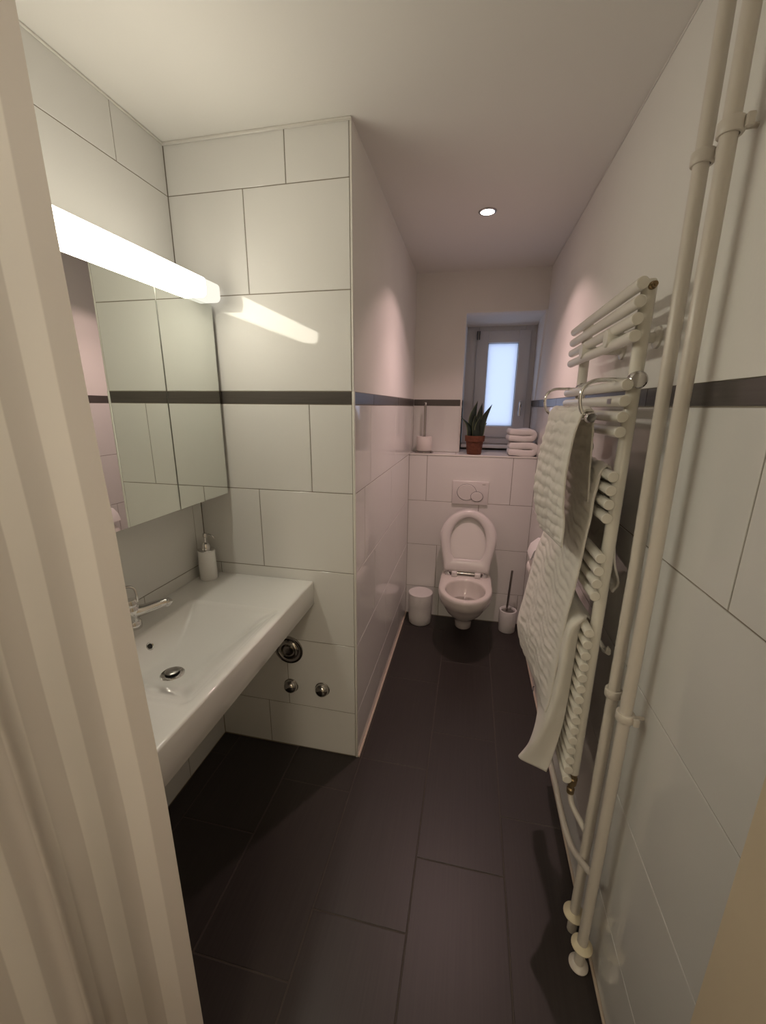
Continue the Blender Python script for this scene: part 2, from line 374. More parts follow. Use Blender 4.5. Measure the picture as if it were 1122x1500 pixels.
# ------------------------------------------------------------------ wall lamp over the mirror
LY0, LY1 = .54, 1.430
lamp = thing('wall_lamp', (-1.0, 1.0, 1.90), 'long glowing white bar lamp on top of the mirror cabinet', 'lamp')
def rrect(x0, x1, z0, z1, r, n=5):
    out = []
    for cx, cz, a in ((x1 - r, z1 - r, 0), (x0 + r, z1 - r, PI / 2), (x0 + r, z0 + r, PI), (x1 - r, z0 + r, 1.5 * PI)):
        out += [(cx + r * math.cos(a + PI / 2 * k / n), cz + r * math.sin(a + PI / 2 * k / n)) for k in range(n + 1)]
    return out
bm = bmesh.new(); rr = rrect(-.975, -.894, 1.8985, 1.961, .016)
bm_rings(bm, [[(x, y, z) for x, z in rr] for y in (LY0, LY1 - .090)])
bmesh.ops.recalc_face_normals(bm, faces=bm.faces)
for f in bm.faces:                            # the back is opaque plastic, the top a thicker, dimmer opal strip
    f.normal_update()
    if f.normal.x < -.6: f.material_index = 1
    elif f.normal.z > .75: f.material_index = 2
finish('diffuser', bm, ['lampglow', 'plastic', 'lamptop'], lamp, True)
bm = bmesh.new(); rr = rrect(-.974, -.895, 1.8995, 1.960, .016)
rs = rrect(-.970, -.902, 1.904, 1.955, .012)
bm_rings(bm, [[(x, y, z) for x, z in rr] for y in (LY1 - .0898, LY1 - .010)] + [[(x, LY1, z) for x, z in rs]])
finish('end_cap', bm, 'lampend', lamp, True)
box('wall_mount', (XA, LY0 + .03, 1.90), (-.9755, LY1 - .08, 1.950), 'plastic', lamp, .003)
adopt(lamp)

# ------------------------------------------------------------------ mirror cabinet
cabi = thing('mirror_cabinet', (-1.0, 1.0, 1.207), 'mirror-fronted wall cabinet above the washbasin', 'cabinet')
box('body', (XA, .600, 1.212), (-.962, 1.430, 1.892), 'cabinet', cabi)
for a, b in ((.600, 1.1535), (1.1575, 1.435)):
    d = box('door', (-.9605, a, 1.207), (-.9432, b, 1.897), 'cabinet', cabi, .001)
    box('mirror', (-.9432, a + .0008, 1.2078), (-.942, b - .0008, 1.8962), 'mirror', d)
adopt(cabi)

# ------------------------------------------------------------------ washbasin
bas = thing('washbasin', (-.85, .925, .747), 'wide white ceramic washbasin with thick front edge', 'washbasin')
BX0, BX1, BY0, BY1, BZT, BZB = XA + .001, -.600, .400, 1.4535, .850, .748
ix0, ix1, iy0, iy1 = -.970, -.632, .725, 1.195
def sm(t): t = max(0, min(1, t)); return t * t * (3 - 2 * t)
def rp(t): t = max(0, min(1, t)); return 1 - (1 - t) ** 2
def bz(x, y):
    r = .004
    back = rp((x - ix0) / .085); front = sm((ix1 + .012 - x) / .19) ** .8
    left = sm((y - iy0 + .03) / .20); right = rp((iy1 - y) / .25)
    v = [back, front, left, right]; k = .06
    d = -k * math.log(sum(math.exp(-q / k) for q in v)) + k * math.log(1.25) if min(v) > 0 else 0
    d = max(0, min(1, d if min(v) > .12 else min(d, min(v)) if d > 0 else min(v) * .3))
    edge = 0.0
    if d > 0: edge = min(1, d * 20) * .003
    return BZT - edge - .088 * d
bm = bmesh.new()
nx, ny = 72, 120
def spread(a, b, n, e): return [a, a + e * .3, a + e] + [a + e + (b - a - 2 * e) * k / n for k in range(1, n)] + [b - e, b - e * .3, b]
gx = spread(BX0, BX1, nx, .006); gy = spread(BY0, BY1, ny, .006)
def rnd(v, a, b, e=.006):
    d = min(v - a, b - v); return 0 if d >= e else e - math.sqrt(max(0, e * e - (e - d) ** 2))
V = [[bm.verts.new((x, y, bz(x, y) - max(rnd(x, BX0 - 1, BX1), rnd(y, BY0, BY1 + 1)))) for y in gy] for x in gx]
for i in range(len(gx) - 1):
    for j in range(len(gy) - 1): bm.faces.new((V[i][j], V[i + 1][j], V[i + 1][j + 1], V[i][j + 1]))
loop = [V[i][0] for i in range(len(gx))] + [V[-1][j] for j in range(1, len(gy))] + [V[i][-1] for i in range(len(gx) - 2, -1, -1)] + [V[0][j] for j in range(len(gy) - 2, 0, -1)]
low = [bm.verts.new((v.co.x, v.co.y, BZB + .003)) for v in loop]
for k in range(len(loop)):
    k2 = (k + 1) % len(loop); bm.faces.new((loop[k], loop[k2], low[k2], low[k]))
cen = Vector((-.85, .925, 0))
low2 = [bm.verts.new((v.co.x + (.003 if v.co.x < BX0 + .001 else (-.003 if v.co.x > BX1 - .001 else 0)), v.co.y + (.003 if v.co.y < BY0 + .001 else (-.003 if v.co.y > BY1 - .001 else 0)), BZB)) for v in loop]
for k in range(len(loop)):
    k2 = (k + 1) % len(loop); bm.faces.new((low[k], low[k2], low2[k2], low2[k]))
bm.faces.new(low2)
finish('basin_body', bm, 'ceramic', bas, True, 50)
# drain and overflow
DX, DY = -.836, .905; dz = bz(DX, DY)
dr = lathe('drain_ring', [(.020, -.002), (.020, .0005), (.0315, .0035), (.034, .001), (.034, -.002)], 'chrome', bas, 36, (DX, DY, dz))
lathe('drain_well', [(0, .0012), (.0205, .0012)], 'black', bas, 30, (DX, DY, dz))
lathe('drain_plug', [(0, .0135), (.016, .0130), (.0195, .0110), (.0195, .0085), (.006, .0085), (.006, .001), (0, .001)], 'steel', bas, 32, (DX, DY, dz))
ox, oy = -.951, .955; oz = bz(ox, oy)
nrm = Vector((bz(ox - .002, oy) - bz(ox + .002, oy), 0, .004)).normalized()
lathe('overflow_ring', [(.0085, -.004), (.0085, .001), (.0115, .0028), (.0130, .001), (.0130, -.004)], 'chrome', bas, 28, (ox, oy, oz), nrm)
lathe('overflow_hole', [(0, .0006), (.009, .0006)], 'black', bas, 24, (ox, oy, oz), nrm)
adopt(bas)

# ------------------------------------------------------------------ faucet
TX, TY = -1.028, .984
fau = thing('faucet', (TX, TY, .850), 'chrome single-lever faucet on the washbasin', 'faucet')
lathe('body', [(0, 0), (.0235, 0), (.0245, .004), (.0225, .022), (.0185, .026), (.0180, .036), (.0235, .048), (.0240, .072), (.020, .078), (0, .080)], 'chrome', fau, 32, (TX, TY, .850))
sd = Vector((.756, .655, 0))
bm = bmesh.new()
pts = [Vector((TX, TY, .903)), Vector((TX, TY, .906)) + sd * .03, Vector((TX, TY, .913)) + sd * .065, Vector((TX, TY, .918)) + sd * .092, Vector((TX, TY, .919)) + sd * .104]
bm_tube(bm, cr(pts, 18), .012, 18, True, [.0225 - .0115 * (i / 17) ** .75 for i in range(18)])
finish('spout', bm, 'chrome', fau, True)
tip = Vector((TX, TY, .917)) + sd * .104
lathe('aerator', [(0, -.014), (.0100, -.014), (.0125, -.011), (.0125, .005), (.010, .010), (0, .011)], 'chrome', fau, 24, tip, (.5, .43, .75))
lathe('lever_cap', [(0.0, 0), (.0220, 0), (.0225, .010), (.019, .020), (0, .024)], 'chrome', fau, 32, (TX, TY, .928), (-.08, -.03, 1))
bm = bmesh.new()
bm_tube(bm, cr([(TX + .016, TY + .010, .940), (TX + .015, TY + .012, .965), (TX + .008, TY + .010, .986), (TX - .010, TY - .002, .990), (TX - .020, TY - .012, .968), (TX - .018, TY - .014, .942)], 22), .0042, 10)
finish('lever_loop', bm, 'chrome', fau, True)
adopt(fau)

# ------------------------------------------------------------------ soap dispenser
SX, SY = -1.035, 1.387
soap = thing('soap_dispenser', (SX, SY, .850), 'white cylindrical soap dispenser with chrome pump on the basin corner', 'soap dispenser')
lathe('bottle', [(0, 0), (.034, 0), (.0355, .003), (.0345, .06), (.0335, .122), (.031, .1235)], 'ceramic', soap, 36, (SX, SY, .850))
lathe('cap_plate', [(0.031, .1230), (.0325, .1245), (.0325, .127), (.018, .129), (0, .129)], 'chrome', soap, 32, (SX, SY, .850))
lathe('collar', [(.018, .129), (.018, .147), (.0155, .151), (.0155, .153), (.010, .158), (0, .158)], 'chrome', soap, 28, (SX, SY, .850))
lathe('pump_stem', [(.0065, .158), (.0065, .178), (.0085, .180), (.0085, .193), (.006, .196), (0, .196)], 'chrome', soap, 20, (SX, SY, .850))
tube('nozzle', cr([(SX, SY, 1.040), (SX + .018, SY + .003, 1.040), (SX + .032, SY + .005, 1.034), (SX + .038, SY + .006, 1.026)], 10), .0038, 'chrome', soap, 10)
adopt(soap)

# ------------------------------------------------------------------ covers under the basin
def wall_disc(name, x, z, prof, label, cat, group=None, m='siphon'):
    t = thing(name, (x, YA, z), label, cat, group); return t
sc = thing('siphon_cover', (-.727, YA, .512), 'large chrome rosette covering the siphon inlet under the basin', 'pipe cover')
lathe('rosette', [(0.044, .001), (.047, .004), (.060, .006), (.0655, .004), (.0665, .001), (.0665, 0)], 'siphon', sc, 48, (-.727, YA, .512), (0, -1, 0))
lathe('socket', [(0.047, .003), (.040, .010), (.032, .011), (.030, .006), (.024, .005), (.022, .012), (.010, .013), (0, .012)], 'siphon', sc, 40, (-.727, YA, .512), (0, -1, 0))
box('index_mark', (-.729, YA - .0075, .556), (-.723, YA - .003, .566), 'black', sc)
adopt(sc)
for x, z, lb in ((-.724, .331, 'chrome domed valve cap directly below the siphon rosette'), (-.576, .336, 'chrome domed valve cap nearer the partition corner')):
    vc = thing('valve_cap', (x, YA, z), lb, 'valve cap', 'valve caps under the basin')
    lathe('flange', [(.0335, 0), (.0340, .003), (.0325, .005), (.030, .005)], 'siphon', vc, 36, (x, YA, z), (0, -1, 0))
    lathe('dome', [(.0310, .004), (.0300, .014), (.026, .022), (.018, .028), (.009, .0305), (0, .031)], 'siphon', vc, 36, (x, YA, z), (0, -1, 0))
    adopt(vc)

# ------------------------------------------------------------------ shower curtain
cur = thing('shower_curtain', (-.5, .1, .10), 'white shower curtain with satin stripes and soft folds', 'curtain')
def curtain():
    path = []
    n = 420; L = 1.0
    x, y = -.462, .462
    ctrl = [(-.470, .455), (-.515, .400), (-.536, .335), (-.530, .268), (-.552, .205), (-.568, .135), (-.556, .06), (-.575, -.02), (-.55, -.12), (-.58, -.22), (-.55, -.32), (-.57, -.42)]
    P = cr([(a, b, 0) for a, b in ctrl], n)
    bm = bmesh.new(); uvl = bm.loops.layers.uv.new('UVMap')
    rowsV = []; nz = 46; z0, z1 = .10, 2.17
    s = [0]
    for i in range(1, n): s.append(s[-1] + (P[i] - P[i - 1]).length)
    for k in range(nz):
        z = z0 + (z1 - z0) * k / (nz - 1); h = k / (nz - 1); rw = []
        for i, p in enumerate(P):
            a = s[i]
            amp = .35 + .75 * (1 - h)
            wob = .005 * math.sin(a * 34 + 1.5 * h) * amp + .0010 * amp * math.sin(a * 83 + 3 * h + 1) - .016 * math.exp(-((a - .17) / .011) ** 2) * max(0, 1 - 1.3 * h)
            t = (P[min(i + 1, n - 1)] - P[max(i - 1, 0)]).normalized(); nn = Vector((t.y, -t.x, 0))
            q = p + nn * wob * min(1, a * 16)
            tb = [(.1, .006), (.3, .006), (.7, .004), (.91, .003), (1.19, -.008), (1.38, -.011), (1.55, -.019), (1.77, -.025), (2.2, -.030)]
            for (za, la), (zb_, lb_) in zip(tb, tb[1:]):
                if za <= z <= zb_: lean = la + (lb_ - la) * (z - za) / (zb_ - za)
            rw.append(bm.verts.new((q.x + lean, q.y, z)))
        rowsV.append(rw)
    for k in range(nz - 1):
        for i in range(n - 1):
            f = bm.faces.new((rowsV[k][i], rowsV[k][i + 1], rowsV[k + 1][i + 1], rowsV[k + 1][i]))
            for lp, (ii, kk) in zip(f.loops, ((i, k), (i + 1, k), (i + 1, k + 1), (i, k + 1))): lp[uvl].uv = (s[ii], kk / nz)
    return finish('cloth', bm, 'curtain', cur, True, 180)
curtain()
adopt(cur)
rod = thing('curtain_rod', (-.55, 0, 2.2), 'chrome curtain rod above the shower curtain', 'curtain rod')
tube('rod', [(-.55, YB, 2.2), (-.55, .50, 2.2)], .011, 'chrome', rod)
tube('side_rod', cr([(-.55, .49, 2.2), (-.58, .52, 2.2), (-.70, .53, 2.2), (XA, .53, 2.2)], 16), .011, 'chrome', rod)
for k in range(9):
    y = .42 - k * .1
    bm = bmesh.new(); bm_tube(bm, [(-.55 + .021 * math.cos(a), y, 2.187 + .026 * math.sin(a)) for a in [2 * PI * j / 16 for j in range(17)]], .002, 6, False)
    finish('ring', bm, 'plastic', rod, True)
adopt(rod)

# ------------------------------------------------------------------ toilet
CX = .021
toi = thing('toilet', (CX, 2.6, .07), 'wall-hung white toilet with seat and lid raised', 'toilet')
N = 56
def dshape(hw, yf, yb, z, pw=5.0, yc=None):
    yc = yf + min(hw * 1.35, (yb - yf) * .62) if yc is None else yc
    out = []
    for k in range(N):
        a = 2 * PI * k / N; c, s = math.cos(a), math.sin(a)
        if s <= 0: x = hw * c; y = yc + (yc - yf) * s
        else:
            x = hw * math.copysign(abs(c) ** (2 / pw), c); y = yc + (yb - yc) * abs(s) ** (2 / pw)
        out.append((CX + x, y, z))
    return out
def oval(hw, yf, yb, z):
    yc = (yf + yb) / 2; return [(CX + hw * math.cos(2 * PI * k / N), yc + (yb - yf) / 2 * math.sin(2 * PI * k / N), z) for k in range(N)]
YT = YF - .001
bm = bmesh.new()
rings = [dshape(.050, 2.565, YT, .068), dshape(.056, 2.555, YT, .073), dshape(.058, 2.545, YT, .11), dshape(.064, 2.520, YT, .145), dshape(.090, 2.455, YT, .190),
         dshape(.122, 2.385, YT, .240), dshape(.144, 2.335, YT, .290), dshape(.155, 2.305, YT, .325), dshape(.159, 2.295, YT, .333), dshape(.165, 2.285, YT, .337), dshape(.170, 2.270, YT, .372),
         dshape(.172, 2.263, YT, .398), dshape(.170, 2.265, YT, .412), dshape(.164, 2.272, YT, .420),
         oval(.132, 2.300, 2.612, .420), oval(.127, 2.306, 2.606, .416), oval(.124, 2.312, 2.602, .405), oval(.122, 2.320, 2.598, .37), oval(.105, 2.350, 2.580, .325), oval(.085, 2.390, 2.560, .295), oval(.05, 2.44, 2.54, .28)]
bm_rings(bm, rings)
finish('bowl', bm, 'toiletc', toi, True, 60)
bm = bmesh.new(); bm_rings(bm, [oval(.098, 2.365, 2.570, .312), oval(.095, 2.368, 2.567, .3125)])
# water surface
wm = bpy.data.materials.new('water'); wm.use_nodes = True
b = wm.node_tree.nodes['Principled BSDF']; b.inputs['Base Color'].default_value = (.9, .9, .88, 1); b.inputs['Transmission Weight'].default_value = 1.0; b.inputs['Roughness'].default_value = .02; b.inputs['IOR'].default_value = 1.33
M['water'] = wm
finish('water', bm, 'water', toi, True)
# seat and lid hinge up along a leaning plane
HP = Vector((CX, 2.668, .452)); vd = Vector((0, .105, .395)).normalized(); wd = Vector((0, -vd.z, vd.y))
H = .425
half = [(0, .0), (0, .145), (.05, .152), (.15, .158), (.30, .172), (.45, .184), (.56, .187), (.66, .180), (.77, .160), (.87, .125), (.94, .085), (.985, .040), (1.0, 0)]
def outline(pts, n):
    P = cr([(w, v * H, 0) for v, w in pts], n); return [(max(p.x, 0), p.y) for p in P]
right = outline(half[1:], 36)
outer = [(x, v) for x, v in right] + [(-x, v) for x, v in reversed(right[:-1])]
nO = len(outer)
def inner_at(k):
    x, v = outer[k]; a = math.atan2(v - .215, x)
    c, s = math.cos(a), math.sin(a)
    bb = .158 if s > 0 else .150; pw = 2.0 if s > 0 else 2.8
    r = 1 / ((abs(c) / .120) ** pw + (abs(s) / bb) ** pw) ** (1 / pw)
    return (r * c, .212 + r * s)
inner = [inner_at(k) for k in range(nO)]
def P3(x, v, w): return HP + Vector((x, 0, 0)) + vd * v + wd * w
bm = bmesh.new(); secs = [(0.0, .000), (0.0, .008), (.05, .014), (.25, .019), (.5, .020), (.8, .017), (.95, .012), (1.0, .006), (1.0, .000)]
R = []
for k in range(nO):
    o_, i_ = outer[k], inner[k]
    R.append([bm.verts.new(P3(o_[0] + (i_[0] - o_[0]) * t, o_[1] + (i_[1] - o_[1]) * t, w)) for t, w in secs])
for k in range(nO):
    k2 = (k + 1) % nO
    for j in range(len(secs)):
        j2 = (j + 1) % len(secs); bm.faces.new((R[k][j], R[k2][j], R[k2][j2], R[k][j2]))
finish('seat', bm, 'seatp', toi, True, 60)
bm = bmesh.new()
cx0, cv0 = 0, .21
def shrink(f, w): return [P3(x * f, cv0 + (v - cv0) * f, w) for x, v in outer]
bm_rings(bm, [shrink(.96, -.034), shrink(1.01, -.030), shrink(1.035, -.016), shrink(1.03, -.008), shrink(.99, -.006), shrink(.95, -.012), shrink(.6, -.013)])
finish('lid', bm, 'seatp', toi, True, 60)
tube('hinge_bar', [P3(-.09, -.012, .0), P3(.09, -.012, .0)], .007, 'chrome', toi)
for sx in (-1, 1):
    box('hinge_block', (CX + sx * .078 - .019, 2.632, .4205), (CX + sx * .078 + .019, 2.675, .455), 'seatp', toi, .005, 3)
    hf = lathe('hinge_foot', [(0, 0), (.024, 0), (.024, .006), (.017, .013), (.012, .022), (0, .024)], 'chrome', toi, 24, (CX + sx * .122, 2.676, .4202))
    tube('hinge_arm', cr([(CX + sx * .122, 2.676, .440), (CX + sx * .105, 2.668, .452), (CX + sx * .085, 2.664, .449)], 8), .008, 'chrome', toi, 12)
    box('buffer', (CX + sx * .075 - .010, 2.655, .462), (CX + sx * .075 + .010, 2.662, .478), 'seatp', toi, .003)
adopt(toi)

# flush plate
fp = thing('flush_plate', (.016, YF, .97), 'white rectangular flush plate with two round buttons above the toilet', 'flush plate')
box('plate', (-.107, YF - .013, .889), (.139, YF - .0001, 1.054), 'seatp', fp, .004, 3)
def button(name, cx, cz, rx, rz, up=0):
    g = lathe('button_gap', [(0, 0), (1, 0)], 'seal', fp, 48, (0, 0, 0), (0, -1, 0))
    for v in g.data.vertices: v.co = Vector((cx + v.co.x * (rx + .0024), YF - .0135 - up, cz + v.co.z * (rz + .0024)))
    o = lathe(name, [(0, 1.2), (.7, 1.2), (.96, 1.0), (1.0, .5), (1, 0)], 'seatp', fp, 48, (0, 0, 0), (0, -1, 0))
    for v in o.data.vertices: v.co = Vector((cx + v.co.x * rx, YF - .0135 - up + v.co.y * .0022, cz + v.co.z * rz))
button('large_button', -.008, .976, .064, .057)
button('small_button', .062, .949, .040, .0335, .0030)
g = box('maker_mark', (.094, YF - .0138, 1.033), (.116, YF - .0129, 1.0365), 'steel', fp)
adopt(fp)

# ------------------------------------------------------------------ bin, brush, roll holder
BXc, BYc = -.293, 2.728
binn = thing('waste_bin', (BXc, BYc, 0), 'small round white plastic waste bin beside the toilet', 'bin')
lathe('bucket', [(0, .001), (.074, .001), (.080, .008), (.084, .05), (.0865, .135), (.0865, .142), (.080, .142)], 'plastic', binn, 48, (BXc, BYc, 0))
lathe('lid', [(.0875, .143), (.0885, .150), (.0885, .232), (.0875, .238), (.083, .240), (.080, .2375), (.05, .2385), (0, .2385)], 'plastic', binn, 48, (BXc, BYc, 0))
adopt(binn)
QX, QY = .330, 2.748
br = thing('toilet_brush', (QX, QY, 0), 'white toilet brush holder with dark metal handle', 'toilet brush')
lathe('holder', [(0, .001), (.056, .001), (.058, .006), (.060, .155), (.058, .160), (.050, .160), (.047, .155), (.046, .05), (0, .05)], 'ceramic', br, 40, (QX, QY, 0))
lathe('splash_disc', [(0, .153), (.030, .153), (.044, .148), (.044, .146), (0, .146)], 'steel', br, 32, (QX, QY, 0))
tube('handle', [(QX - .012, QY - .004, .10), (QX + .004, QY + .004, .455)], .0075, 'darkchrome', br, 14)
tube('bristle_head', [(QX - .012, QY - .003, .052), (QX - .008, QY - .002, .13)], .032, 'plastic', br, 20)
adopt(br)
ph = thing('paper_holder', (XR, 2.08, .8), 'white toilet roll holder on the right wall behind the towels', 'holder')
PY = 2.08
box('wall_plate', (XR - .012, PY - .065, .70), (XR - .0002, PY + .065, .90), 'plastic', ph, .004)
bm = bmesh.new()
pr = [(XR - .012, .895), (XR - .06, .893), (XR - .095, .86), (XR - .108, .815), (XR - .103, .815), (XR - .090, .855), (XR - .056, .886), (XR - .012, .888)]
bm_rings(bm, [[(x, y, z) for x, z in pr] for y in (PY - .065, PY + .065)])
finish('cover', bm, 'plastic', ph, True)
tube('spindle', [(XR - .060, PY - .066, .742), (XR - .060, PY + .058, .742)], .006, 'chrome', ph, 12)
tube('arm', [(XR - .062, PY - .066, .742), (XR - .008, PY - .066, .742)], .005, 'chrome', ph, 10)
adopt(ph)
def roll(name, c, axis, r, h, label, group='toilet paper rolls', hole=.021):
    o = lathe(name, [(hole, -h / 2), (r - .003, -h / 2), (r, -h / 2 + .004), (r, h / 2 - .004), (r - .003, h / 2), (hole, h / 2), (hole, -h / 2)], 'paper', None, 40, c, axis, 50)
    tag(o, label, 'toilet roll', group); return o
roll('toilet_roll', (XR - .060, PY, .742), (0, 1, 0), .047, .098, 'toilet paper roll hanging in the wall holder')
RX, RY = -.325, 2.922
rs_ = thing('roll_stand', (RX, RY, ZL), 'chrome upright spare roll stand on the ledge', 'stand')
lathe('base', [(0, 0), (.066, 0), (.067, .004), (.065, .010), (.060, .012), (0, .012)], 'darkchrome', rs_, 40, (RX, RY, ZL))
tube('rod', [(RX, RY, ZL + .011), (RX, RY, ZL + .330)], .0085, 'steel', rs_, 16)
lathe('knob', [(0, 0), (.009, .002), (.010, .009), (.007, .016), (0, .018)], 'chrome', rs_, 20, (RX, RY, ZL + .329))
adopt(rs_)
roll('toilet_roll', (RX, RY, ZL + .0635), (0, 0, 1), .054, .100, 'toilet paper roll standing on the ledge around a chrome rod')

# ------------------------------------------------------------------ potted plant
PX, PYY = .024, 2.915
pl = thing('potted_plant', (PX, PYY, ZL), 'dark snake plant in a terracotta pot on the window ledge', 'plant')
lathe('pot', [(0, .0005), (.047, .0005), (.049, .003), (.0585, .088), (.0655, .090), (.0680, .126), (.0655, .128), (.060, .126), (.058, .108), (0, .108)], 'pot', pl, 40, (PX, PYY, ZL))
lathe('soil', [(0, .112), (.03, .114), (.0585, .110)], 'soil', pl, 24, (PX, PYY, ZL))
def leaf(dx, dy, lean, h, w, twist, bend=0):
    base = Vector((PX + dx, PYY + dy, ZL + .105)); n = 14
    tipv = Vector((PX + lean[0], PYY + lean[1], ZL + .105 + h))
    mid = base.lerp(tipv, .5) + Vector((lean[0] * -.25 + bend, lean[1] * -.2, .01))
    C = cr([base, mid, tipv], n)
    bm = bmesh.new(); R = []
    for i, c in enumerate(C):
        t = i / (n - 1)
        hw = w * (.62 + 1.1 * t - 1.1 * t * t) * (1 - t ** 3.2) + .0004
        a = twist + .5 * t
        s = Vector((math.cos(a), math.sin(a), 0)); q = Vector((-math.sin(a), math.cos(a), 0))
        R.append([bm.verts.new(c + s * (x * hw) + q * (hw * .38 * x * x + o)) for x, o in ((-1, 0), (-.86, .001), (0, .0015), (.86, .001), (1, 0), (.86, -.0008), (0, -.0015), (-.86, -.0008))])
    for a, b in zip(R, R[1:]):
        for k in range(8):
            f = bm.faces.new((a[k], a[(k + 1) % 8], b[(k + 1) % 8], b[k]))
            if k in (0, 3, 4, 7): f.material_index = 1
    bm.faces.new(R[0]); bm.faces.new(R[-1])
    return finish('leaf', bm, ['leaf', 'leafedge'], pl, True, 80)
leaf(-.030, -.012, (-.103, -.02), .150, .026, .5)
leaf(-.028, .006, (-.075, .0), .125, .031, .2)
leaf(-.006, .012, (.004, .02), .252, .034, .1, -.018)
leaf(.014, .004, (.036, .01), .240, .028, -.3, .004)
leaf(.034, -.004, (.100, -.01), .232, .027, -.4, .006)
leaf(.022, -.018, (.028, -.03), .150, .027, .25)
leaf(.002, -.022, (-.004, -.03), .165, .026, -.2)
leaf(.036, .012, (.075, .02), .110, .024, -.5)
adopt(pl)

# ------------------------------------------------------------------ folded towels on the ledge
def folded(z, lo, hi, y0, y1, th, label, seed, rot):
    rnd_ = random.Random(seed)
    r = th * .5 + .001
    path = []
    def line(xa, xb, zz, n=7): return [(xa + (xb - xa) * k / n, zz + .0025 * math.sin(5 * k / n + seed)) for k in range(n + 1)]
    zz = [z + th * .55 + k * (2 * r + .001) for k in range(2)]
    path += line(lo + .02, hi - r, zz[0])
    path += [(hi - r + r * 1.05 * math.cos(a), (zz[0] + zz[1]) / 2 + (zz[1] - zz[0]) / 2 * math.sin(a)) for a in [-PI / 2 + PI * k / 8 for k in range(1, 8)]]
    path += line(hi - r, lo + .022, zz[1])
    n = 10; bm = bmesh.new(); V = []
    for j in range(n + 1):
        t = j / n; y = y0 + (y1 - y0) * t
        c, s = math.cos(rot), math.sin(rot)
        row = []
        for i, (x, q) in enumerate(path):
            xx = x - (lo + hi) / 2; yy = y - (y0 + y1) / 2
            row.append(bm.verts.new(((lo + hi) / 2 + xx * c - yy * s, (y0 + y1) / 2 + xx * s + yy * c, q + .0015 * math.sin(i * .7 + t * 4))))
        V.append(row)
    for a, b in zip(V, V[1:]):
        for i in range(len(path) - 1): bm.faces.new((a[i], a[i + 1], b[i + 1], b[i]))
    o = finish('folded_towel', bm, 'towel2', None, True, 180)
    sf = o.modifiers.new('thick', 'SOLIDIFY'); sf.thickness = th + .0022; sf.offset = 0
    sb = o.modifiers.new('soft', 'SUBSURF'); sb.levels = 1; sb.render_levels = 2
    tag(o, label, 'towel', 'folded towels on the ledge'); return o
folded(ZL, .228, .422, 2.862, 3.03, .0420, 'folded white towel lying directly on the ledge', 1, 0.0)
folded(ZL + .0945, .220, .402, 2.868, 3.035, .0390, 'folded white towel on top of another folded towel', 2, .06)

# ------------------------------------------------------------------ recessed spot
sp = thing('ceiling_spotlight', (.010, 2.174, ZC), 'small round recessed ceiling spotlight', 'spotlight')
lathe('trim_ring', [(.030, -.001), (.031, .004), (.038, .004), (.041, .001), (.041, 0)], 'steel', sp, 40, (.010, 2.174, ZC), (0, 0, -1))
lathe('bulb', [(0, .003), (.0305, .003)], 'spotglow', sp, 32, (.010, 2.174, ZC), (0, 0, -1))
for nm, en, ang, bl in (('spot_flood', SPOT_ENERGY, 114, .30), ('spot_beam', SPOT_CORE, 96, 1.0)):
    ld = bpy.data.lights.new(nm, 'SPOT'); ld.energy = en; ld.color = SPOT_COLOR; ld.spot_size = math.radians(ang); ld.spot_blend = bl; ld.shadow_soft_size = .022
    lo = bpy.data.objects.new(nm, ld); lo.location = (.010, 2.174, ZC - .012); COL.objects.link(lo); lo.parent = sp
adopt(sp)

# ------------------------------------------------------------------ towel radiator
RBX, RPX, RY0, RY1 = .330, .361, 1.030, 1.635
PN, PF = 1.085, 1.580
rad = thing('towel_radiator', (RPX, 1.33, .49), 'white ladder towel radiator with horizontal tubes on the right wall', 'radiator')
for y in (PN, PF):
    bm = bmesh.new(); bm_lathe(bm, [(0, .492), (.0155, .492), (.0155, 1.816), (.012, 1.822), (0, 1.822)], 24, (RPX, y, 0))
    finish('post', bm, 'radiator', rad, True)
bz_ = [1.804, 1.769, 1.735, 1.701, 1.601, 1.566, 1.531, 1.497, 1.394, 1.361, 1.327, 1.293, 1.191, 1.157, 1.123, 1.089] + [.984 - k * .0337 for k in range(15)]
bm = bmesh.new(); bm_lathe(bm, [(0, 0), (.0112, 0), (.0127, .0016), (.0127, RY1 - RY0 - .0016), (.0112, RY1 - RY0), (0, RY1 - RY0)], 20, (0, 0, 0), (0, 1, 0))
first = finish('bar', bm, 'radiator', rad, True); first.location = (RBX, RY0, bz_[0])
barobs = [first]
for z in bz_[1:]:
    o = first.copy(); COL.objects.link(o); o.location = (RBX, RY0, z); o.parent = rad
lathe('air_vent', [(0, 0), (.008, 0), (.008, .008), (.006, .009), (.006, .018), (.003, .018), (.003, .021), (0, .021)], 'brass', rad, 18, (RPX, PN - .015, 1.806), (0, -1, 0))
for y in (1.185, 1.430):
    w = lathe('wall_bracket', [(0, 0), (.026, 0), (.026, .006), (.012, .010), (.012, .078), (.0195, .085), (.0215, .117), (.0195, .120), (0, .120)], 'radiator', rad, 24, (XR - .0005, y, 1.718), (-1, 0, 0))
box('rating_label', (RBX - .0131, 1.085, 1.560), (RBX - .0124, 1.115, 1.572), 'steel', rad)
valve = lathe('valve', [(0, .415), (.011, .415), (.0115, .43), (.008, .434), (.008, .444), (.0135, .448), (.0150, .470), (.0125, .474), (.0125, .492), (0, .492)], 'brass', rad, 12, (RPX, PN, 0), (0, 0, 1), 25)
tube('connection_pipe', cr([(RPX, PN, .432), (RPX + .001, PN - .003, .405), (RPX + .006, PN - .020, .385), (RPX + .020, PN - .06, .378), (.392, .992, .374)], 24), .0085, 'pipe', rad, 16)
